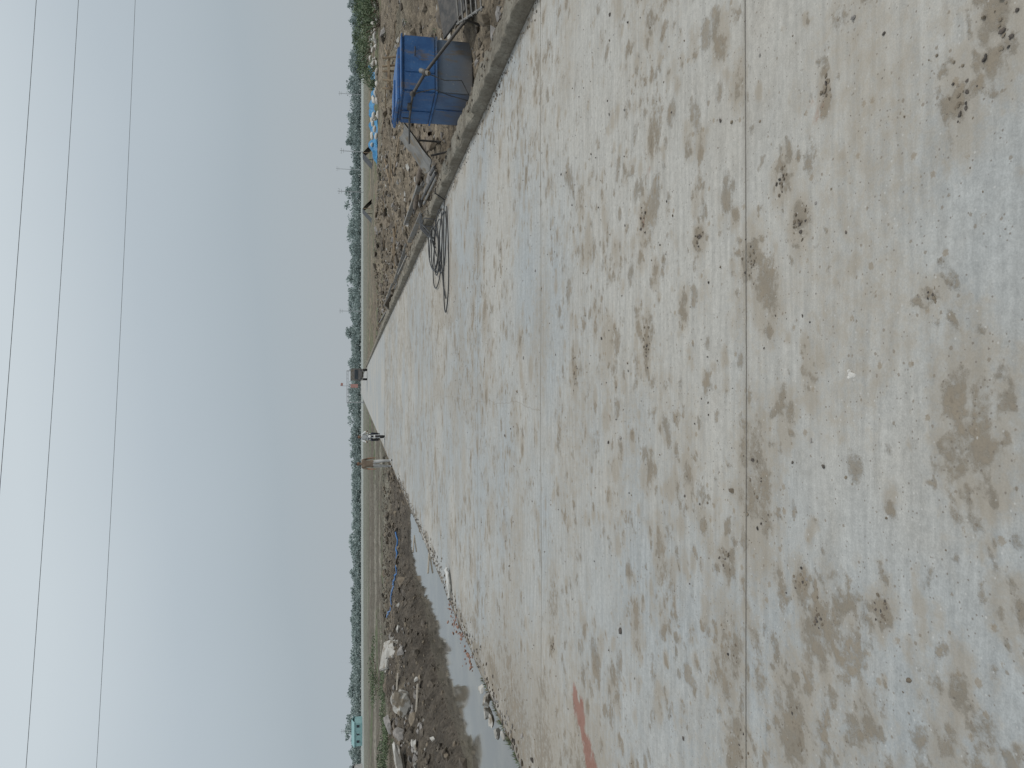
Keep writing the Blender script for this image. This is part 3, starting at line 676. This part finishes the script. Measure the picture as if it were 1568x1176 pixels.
# ---------------------------------------------------------------- people
skin_m = simple("skin", (.22, .12, .075), (.26, .15, .09), 8, .55, bs=0)
hair_m = simple("hair", (.012, .01, .01), (.02, .018, .016), 20, .6, bs=0)
def person(name, J, edges, rad, zones, mats, head, head_rot=(0, 0, 0)):
    names = list(J); idx = {n: i for i, n in enumerate(names)}
    me = bpy.data.meshes.new(name+"_sk"); me.from_pydata([J[n] for n in names], [(idx[a], idx[b_]) for a, b_ in edges], [])
    o = bpy.data.objects.new(name, me); COL.objects.link(o)
    o.modifiers.new('Skin', 'SKIN'); sv = me.skin_vertices[0].data
    for n in names:
        r_ = rad[n]; sv[idx[n]].radius = r_ if isinstance(r_, tuple) else (r_, r_); sv[idx[n]].use_root = (n == 'pelvis')
    ss = o.modifiers.new('Sub', 'SUBSURF'); ss.levels = 2; ss.render_levels = 2
    dg = bpy.context.evaluated_depsgraph_get(); dg.update()
    nm_ = bpy.data.meshes.new_from_object(o.evaluated_get(dg)); o.modifiers.clear(); o.data = nm_
    nm_.materials.clear()
    for m_ in mats: nm_.materials.append(m_)
    for f in nm_.polygons: f.material_index = zones(f.center); f.use_smooth = True
    bm = bmesh.new(); bm.from_mesh(nm_)
    hc = Vector(head); RM = Euler(head_rot).to_matrix()
    def addh(scale, fn, keep, mi):
        r_ = bmesh.ops.create_uvsphere(bm, u_segments=28, v_segments=20, radius=1)
        for v in r_['verts']:
            q = fn(v.co.copy()); v.co = hc+RM @ Vector((q.x*scale[0], q.y*scale[1], q.z*scale[2]))
        kill = []
        for f in set(f for v in r_['verts'] for f in v.link_faces):
            f.smooth = True; f.material_index = mi
            l = RM.inverted() @ (f.calc_center_median()-hc)
            if not keep(l): kill.append(f)
        if kill: bmesh.ops.delete(bm, geom=kill, context='FACES')
    def face(v):
        if v.z < 0: v.x *= 1-.32*(-v.z)**1.5; v.y = v.y*(1-.12*(-v.z)) - (.06 if v.y < 0 else 0)*(-v.z)
        if v.y < 0:
            nz = math.exp(-((v.x/.14)**2+((v.z+.12)/.2)**2)); v.y -= .24*nz
            for sx_ in (-1, 1): v.y += .12*math.exp(-(((v.x-sx_*.36)/.17)**2+((v.z-.08)/.13)**2))
            v.y -= .05*math.exp(-((v.x/.25)**2+((v.z+.5)/.08)**2))
        return v
    addh((.078, .096, .118), face, lambda l: True, 0)
    addh((.084, .104, .124), lambda v: v, (lambda l: l.z > .045 or l.y > .02 and l.z > -.05), len(mats)-1)
    for sx_ in (-1, 1):
        r_ = bmesh.ops.create_uvsphere(bm, u_segments=8, v_segments=6, radius=1)
        for v in r_['verts']: v.co = hc+RM @ Vector((sx_*.081+v.co.x*.01, .008+v.co.y*.02, -.005+v.co.z*.033))
        for f in set(f for v in r_['verts'] for f in v.link_faces): f.material_index = 0
        r_ = bmesh.ops.create_uvsphere(bm, u_segments=8, v_segments=6, radius=.012)
        for v in r_['verts']: v.co = hc+RM @ (v.co+Vector((sx_*.03, -.083, .01)))
        for f in set(f for v in r_['verts'] for f in v.link_faces): f.material_index = len(mats)-1
    bm.to_mesh(nm_); bm.free(); return o
def hand(J, E, rd, side, tag, wrist, palm, d):
    wv = Vector(wrist); pv = Vector(palm); d = Vector(d).normalized()
    lat = Vector((0, 1, 0)) if abs(d.y) < .7 else Vector((1, 0, 0))
    for k, (off, L) in enumerate(((-.027, .062), (-.009, .072), (.009, .068), (.027, .052))):
        a = pv+lat*off; b1 = a+d*L*.55; b2 = b1+(d+Vector((-side*.45, -.2, 0))).normalized()*L*.5
        J[f'{tag}f{k}a'] = tuple(a+d*.02); J[f'{tag}f{k}b'] = tuple(b1); J[f'{tag}f{k}c'] = tuple(b2)
        E += [(tag+'palm', f'{tag}f{k}a'), (f'{tag}f{k}a', f'{tag}f{k}b'), (f'{tag}f{k}b', f'{tag}f{k}c')]
        for q in 'abc': rd[f'{tag}f{k}{q}'] = .009
    t = wv*.5+pv*.5-lat*.03; J[tag+'ta'] = tuple(t); J[tag+'tb'] = tuple(t-lat*.02+d*.04)
    E += [(tag+'palm', tag+'ta'), (tag+'ta', tag+'tb')]; rd[tag+'ta'] = .011; rd[tag+'tb'] = .009
def build_body(P):
    J = {}; E = []; rd = {}
    for n, (c0, r_) in P.items(): J[n] = c0; rd[n] = r_
    E += [('pelvis', 'waist'), ('waist', 'chest'), ('chest', 'neck'), ('neck', 'nape')]
    for t in 'lr':
        E += [('chest', t+'sh'), (t+'sh', t+'el'), (t+'el', t+'wr'), (t+'wr', t+'palm'), ('pelvis', t+'hip'), (t+'hip', t+'kn'), (t+'kn', t+'an'), (t+'an', t+'toe')]
        hand(J, E, rd, 1 if t == 'l' else -1, t, J[t+'wr'], J[t+'palm'], Vector(J[t+'palm'])-Vector(J[t+'wr']))
    return J, E, rd
Pm = {'pelvis': ((0, 0, .92), (.15, .115)), 'waist': ((0, 0, 1.10), (.145, .11)), 'chest': ((0, -.005, 1.30), (.165, .115)), 'neck': ((0, .0, 1.43), .065), 'nape': ((0, -.01, 1.50), .052)}
for t, sg in (('l', 1), ('r', -1)):
    fw = .10*sg
    Pm.update({t+'sh': ((sg*.175, 0, 1.385), .062), t+'el': ((sg*.25, .03+fw*.6, 1.11), .046), t+'wr': ((sg*.27, -.05+fw*1.2, .87), .028), t+'palm': ((sg*.27, -.065+fw*1.3, .80), (.036, .018)),
               t+'hip': ((sg*.09, 0, .86), .10), t+'kn': ((sg*.115, -.03-fw, .47), .072), t+'an': ((sg*.13, .03-fw*1.3, .085), .052), t+'toe': ((sg*.145, -.12-fw*1.3, .035), .036)})
J, E, rd = build_body(Pm)
shirt = simple("shirt_tan", (.15, .115, .085), (.205, .16, .12), 6, .9); trous = simple("trousers_grey", (.38, .38, .37), (.48, .48, .47), 5, .9)
shoe = simple("shoe", (.04, .03, .03), (.07, .05, .04), 8, .7)
def zman(c):
    if c.z > 1.455: return 0
    if abs(c.x) > .205 and c.z < 1.16: return 0
    if c.z > .88: return 1
    if c.z < .075: return 3
    return 2
o = person("walking_man", J, E, rd, zman, [skin_m, shirt, trous, shoe, hair_m], (0, -.025, 1.595), (0, 0, .2))
o.location = (-3.62, 35.3, .0); o.rotation_euler = (0, 0, .15)

# ---------------------------------------------------------------- motorcycle + rider
tyre = simple("tyre", (.02, .02, .02), (.04, .035, .03), 10, .85); chrome = simple("chrome", (.5, .5, .5), (.6, .6, .6), 4, .25, .9, bs=0)
mpaint = simple("black_paint", (.02, .02, .025), (.035, .03, .035), 4, .3, bs=0); lens = simple("lamp_glass", (.7, .7, .68), (.8, .8, .78), 4, .15, bs=0)
s = B("motorcycle", [mpaint, tyre, chrome, lens, dk])
for y0 in (-.62, .62):
    s.torus((0, y0, .30), .25, .05, 'X', 1); s.torus((0, y0, .30), .205, .012, 'X', 2); s.cyl((-.06, y0, .3), (.06, y0, .3), .04, mi=2)
    for k in range(10):
        a = k*math.pi/5; s.cyl((0, y0, .3), (0, y0+.2*math.cos(a), .3+.2*math.sin(a)), .004, mi=2, seg=5)
for sg in (-1, 1):
    s.cyl((sg*.075, -.62, .30), (sg*.075, -.42, .92), .022, mi=2); s.cyl((sg*.09, .62, .32), (sg*.10, .42, .70), .022, mi=2)
    s.cyl((sg*.06, .62, .30), (sg*.06, .08, .34), .016, mi=4)
    s.tube([(0, -.40, .97), (sg*.12, -.40, 1.0), (sg*.25, -.36, 1.05), (sg*.36, -.27, 1.03)], .012, 2); s.cyl((sg*.28, -.33, 1.045), (sg*.37, -.26, 1.03), .018, mi=1)
    s.tube([(sg*.22, -.36, 1.05), (sg*.26, -.38, 1.18)], .006, 4); s.sph((sg*.27, -.385, 1.21), (.06, .012, .04), 3)
    s.sph((sg*.17, -.46, .88), .03, 3); s.cyl((sg*.12, .05, .3), (sg*.22, .05, .3), .014, mi=4)
s.torus((0, -.62, .30), .31, .012, 'X', 0, n=24); s.box((0, -.5, .60), (.12, .3, .02), (.5, 0, 0), 0, .01)
s.sph((0, -.50, .90), (.10, .07, .10), 0); s.sph((0, -.545, .90), (.085, .035, .085), 3)
s.sph((0, -.12, .80), (.14, .27, .13), 0); s.box((0, .30, .80), (.24, .62, .10), (-.06, 0, 0), 1, .04); s.box((0, .66, .76), (.14, .22, .08), (.2, 0, 0), 0, .03)
s.box((0, -.02, .42), (.24, .34, .30), (0, 0, 0), 4, .04); s.cyl((0, -.1, .48), (0, -.22, .66), .08, mi=2)
s.cyl((.14, -.1, .35), (.15, .7, .34), .035, .045, mi=2); s.tube([(0, -.42, .9), (0, -.2, .68), (0, .2, .68), (0, .6, .72)], .025, 4); s.tube([(0, -.4, .85), (0, -.28, .3), (0, .15, .25), (0, .2, .68)], .02, 4)
s.box((0, -.69, .62), (.16, .005, .10), (0, 0, 0), 3)
s.done((-3.05, 45.6, .005), (0, 0, .12))
Pr = {'pelvis': ((0, .28, .90), (.15, .12)), 'waist': ((0, .25, 1.06), (.14, .11)), 'chest': ((0, .17, 1.26), (.165, .12)), 'neck': ((0, .12, 1.385), .065), 'nape': ((0, .09, 1.45), .052)}
for t, sg in (('l', 1), ('r', -1)):
    Pr.update({t+'sh': ((sg*.18, .14, 1.34), .062), t+'el': ((sg*.30, -.03, 1.13), .047), t+'wr': ((sg*.31, -.24, 1.07), .030), t+'palm': ((sg*.315, -.29, 1.07), (.036, .02)),
               t+'hip': ((sg*.10, .22, .87), .10), t+'kn': ((sg*.20, -.13, .76), .075), t+'an': ((sg*.19, .10, .38), .052), t+'toe': ((sg*.19, -.04, .33), .038)})
J, E, rd = build_body(Pr)
def zr(c):
    if c.z > 1.41: return 0
    if c.y < -.17 and abs(c.x) > .24: return 0
    if c.z > .97: return 1
    if c.z < .38: return 3
    return 2
wsh = simple("shirt_white", (.5, .52, .52), (.62, .63, .63), 5, .9); dtr = simple("trousers_dark", (.03, .035, .05), (.05, .055, .07), 5, .9)
o = person("motorcycle_rider", J, E, rd, zr, [skin_m, wsh, dtr, shoe, hair_m], (0, .065, 1.545), (-.1, 0, 0))
o.location = (-3.05, 45.6, .005); o.rotation_euler = (0, 0, .12)

# ---------------------------------------------------------------- far things on the road axis
glass = simple("dark_glass", (.03, .04, .05), (.05, .06, .07), 3, .15, bs=0); tb = simple("truck_body", (.13, .12, .115), (.2, .19, .18), 1, .7)
s = B("parked_truck", [tb, glass, tyre, gs])
s.box((0, 0, 1.55), (1.9, 1.5, 1.5), (0, 0, 0), 0, .12); s.box((0, -.76, 1.85), (1.6, .03, .6), (0, 0, 0), 1, .01); s.box((0, 2.9, 1.9), (2.1, 4.1, 1.9), (0, 0, 0), 3, .04)
s.box((0, 1.6, .75), (.9, 5.4, .2), mi=2); s.box((0, -.82, .8), (1.8, .15, .2), mi=3, bev=.03)
for sx_ in (-1, 1):
    for yy in (-.1, 3.6): s.cyl((sx_*.65, yy, .42), (sx_*.98, yy, .42), .42, mi=2, seg=20)
    s.box((sx_*.7, -.78, 1.1), (.25, .03, .15), mi=1); s.box((sx_*.96, -.1, 1.9), (.02, .8, .5), mi=1)
s.done((2.1, 130, 0))
redm = simple("red_banner", (.38, .20, .18), (.45, .25, .22), 1, .8); pole_m = simple("pole_grey", (.30, .31, .32), (.36, .37, .38), 2, .8)
s = B("entrance_gate", [pole_m, redm])
for sx_ in (-4.3, 4.3): s.cyl((sx_, 0, 0), (sx_, 0, 4.6), .11); s.box((sx_, 0, .2), (.5, .5, .4), mi=0, bev=.03)
s.box((0, 0, 4.55), (8.7, .12, .14), mi=0); s.box((0, 0, 4.15), (8.6, .08, .08), mi=0)
for k in range(9): s.cyl((-4+k, 0, 4.15), (-3.6+k, 0, 4.52), .03)
s.box((0.2, -.1, 2.6), (1.0, .06, 2.0), mi=1, bev=.02); s.cyl((.2, 0, 4.55), (.2, 0, 6.3), .05); s.box((.6, 0, 5.9), (.8, .03, .6), (0, .1, 0), 1)
s.done((.0, 205, -.05))
for x, y, h in ((62, 240, 8), (78, 250, 7.5), (95, 330, 11), (128, 330, 10), (-150, 330, 9), (30, 300, 9)):
    s = B("utility_pole", [pole_m]); s.cyl((0, 0, -.2), (0, 0, h), .14, .09); s.box((0, 0, h-.5), (1.8, .1, .1)); s.box((0, 0, h-1.2), (1.4, .1, .1))
    for k in (-.8, 0, .8): s.cyl((k, 0, h-.45), (k, 0, h-.2), .05)
    s.done((x, y, -.1))
teal = simple("teal_wall", (.22, .37, .38), (.26, .42, .42), 1, .8); roofm = simple("roof_grey", (.25, .25, .27), (.31, .31, .33), 1, .8); wallm = simple("plaster_wall", (.36, .35, .34), (.45, .43, .41), 1, .9)
def house(name, x, y, wx, dy, h, wall, rf):
    s = B(name, [wall, rf, glass]); s.box((0, 0, h/2), (wx, dy, h))
    for sg in (-1, 1): s.box((0, sg*dy*.26, h+.55), (wx+.8, dy*.60, .15), (-sg*.32, 0, 0), 1)
    for k in range(int(wx//3)):
        s.box((-wx/2+1.8+k*3, -dy/2-.02, h*.55), (1, .08, 1.1), mi=2); s.box((-wx/2+1.8+k*3, -dy/2-.04, h*.55-.62), (1.2, .16, .08), mi=1)
    s.box((wx*.1, -dy/2-.03, 1), (1, .09, 2), mi=1); s.done((x, y, -.1))
house("teal_shed", -136, 298, 9, 6, 3.0, teal, teal)
house("plaster_house", -143, 270, 12, 8, 3, wallm, roofm); house("plaster_house", -152, 285, 10, 8, 4, wallm, roofm)
for x, y in ((27, 88), (21.5, 92)):
    s = B("tarpaulin_shelter", [rb, wood])
    s.sheet(lambda u, v: Vector(((u-.5)*2.4, (v-.5)*2.6, 1.2-1.1*abs(2*u-1)+.05*mn.noise(Vector((u*5, v*5, x))))), 9, 7)
    for a in (-1.3, 1.3): s.cyl((0, a, 0), (0, a, 1.15), .04, mi=1)
    s.done((x, y, tz(x, y)))
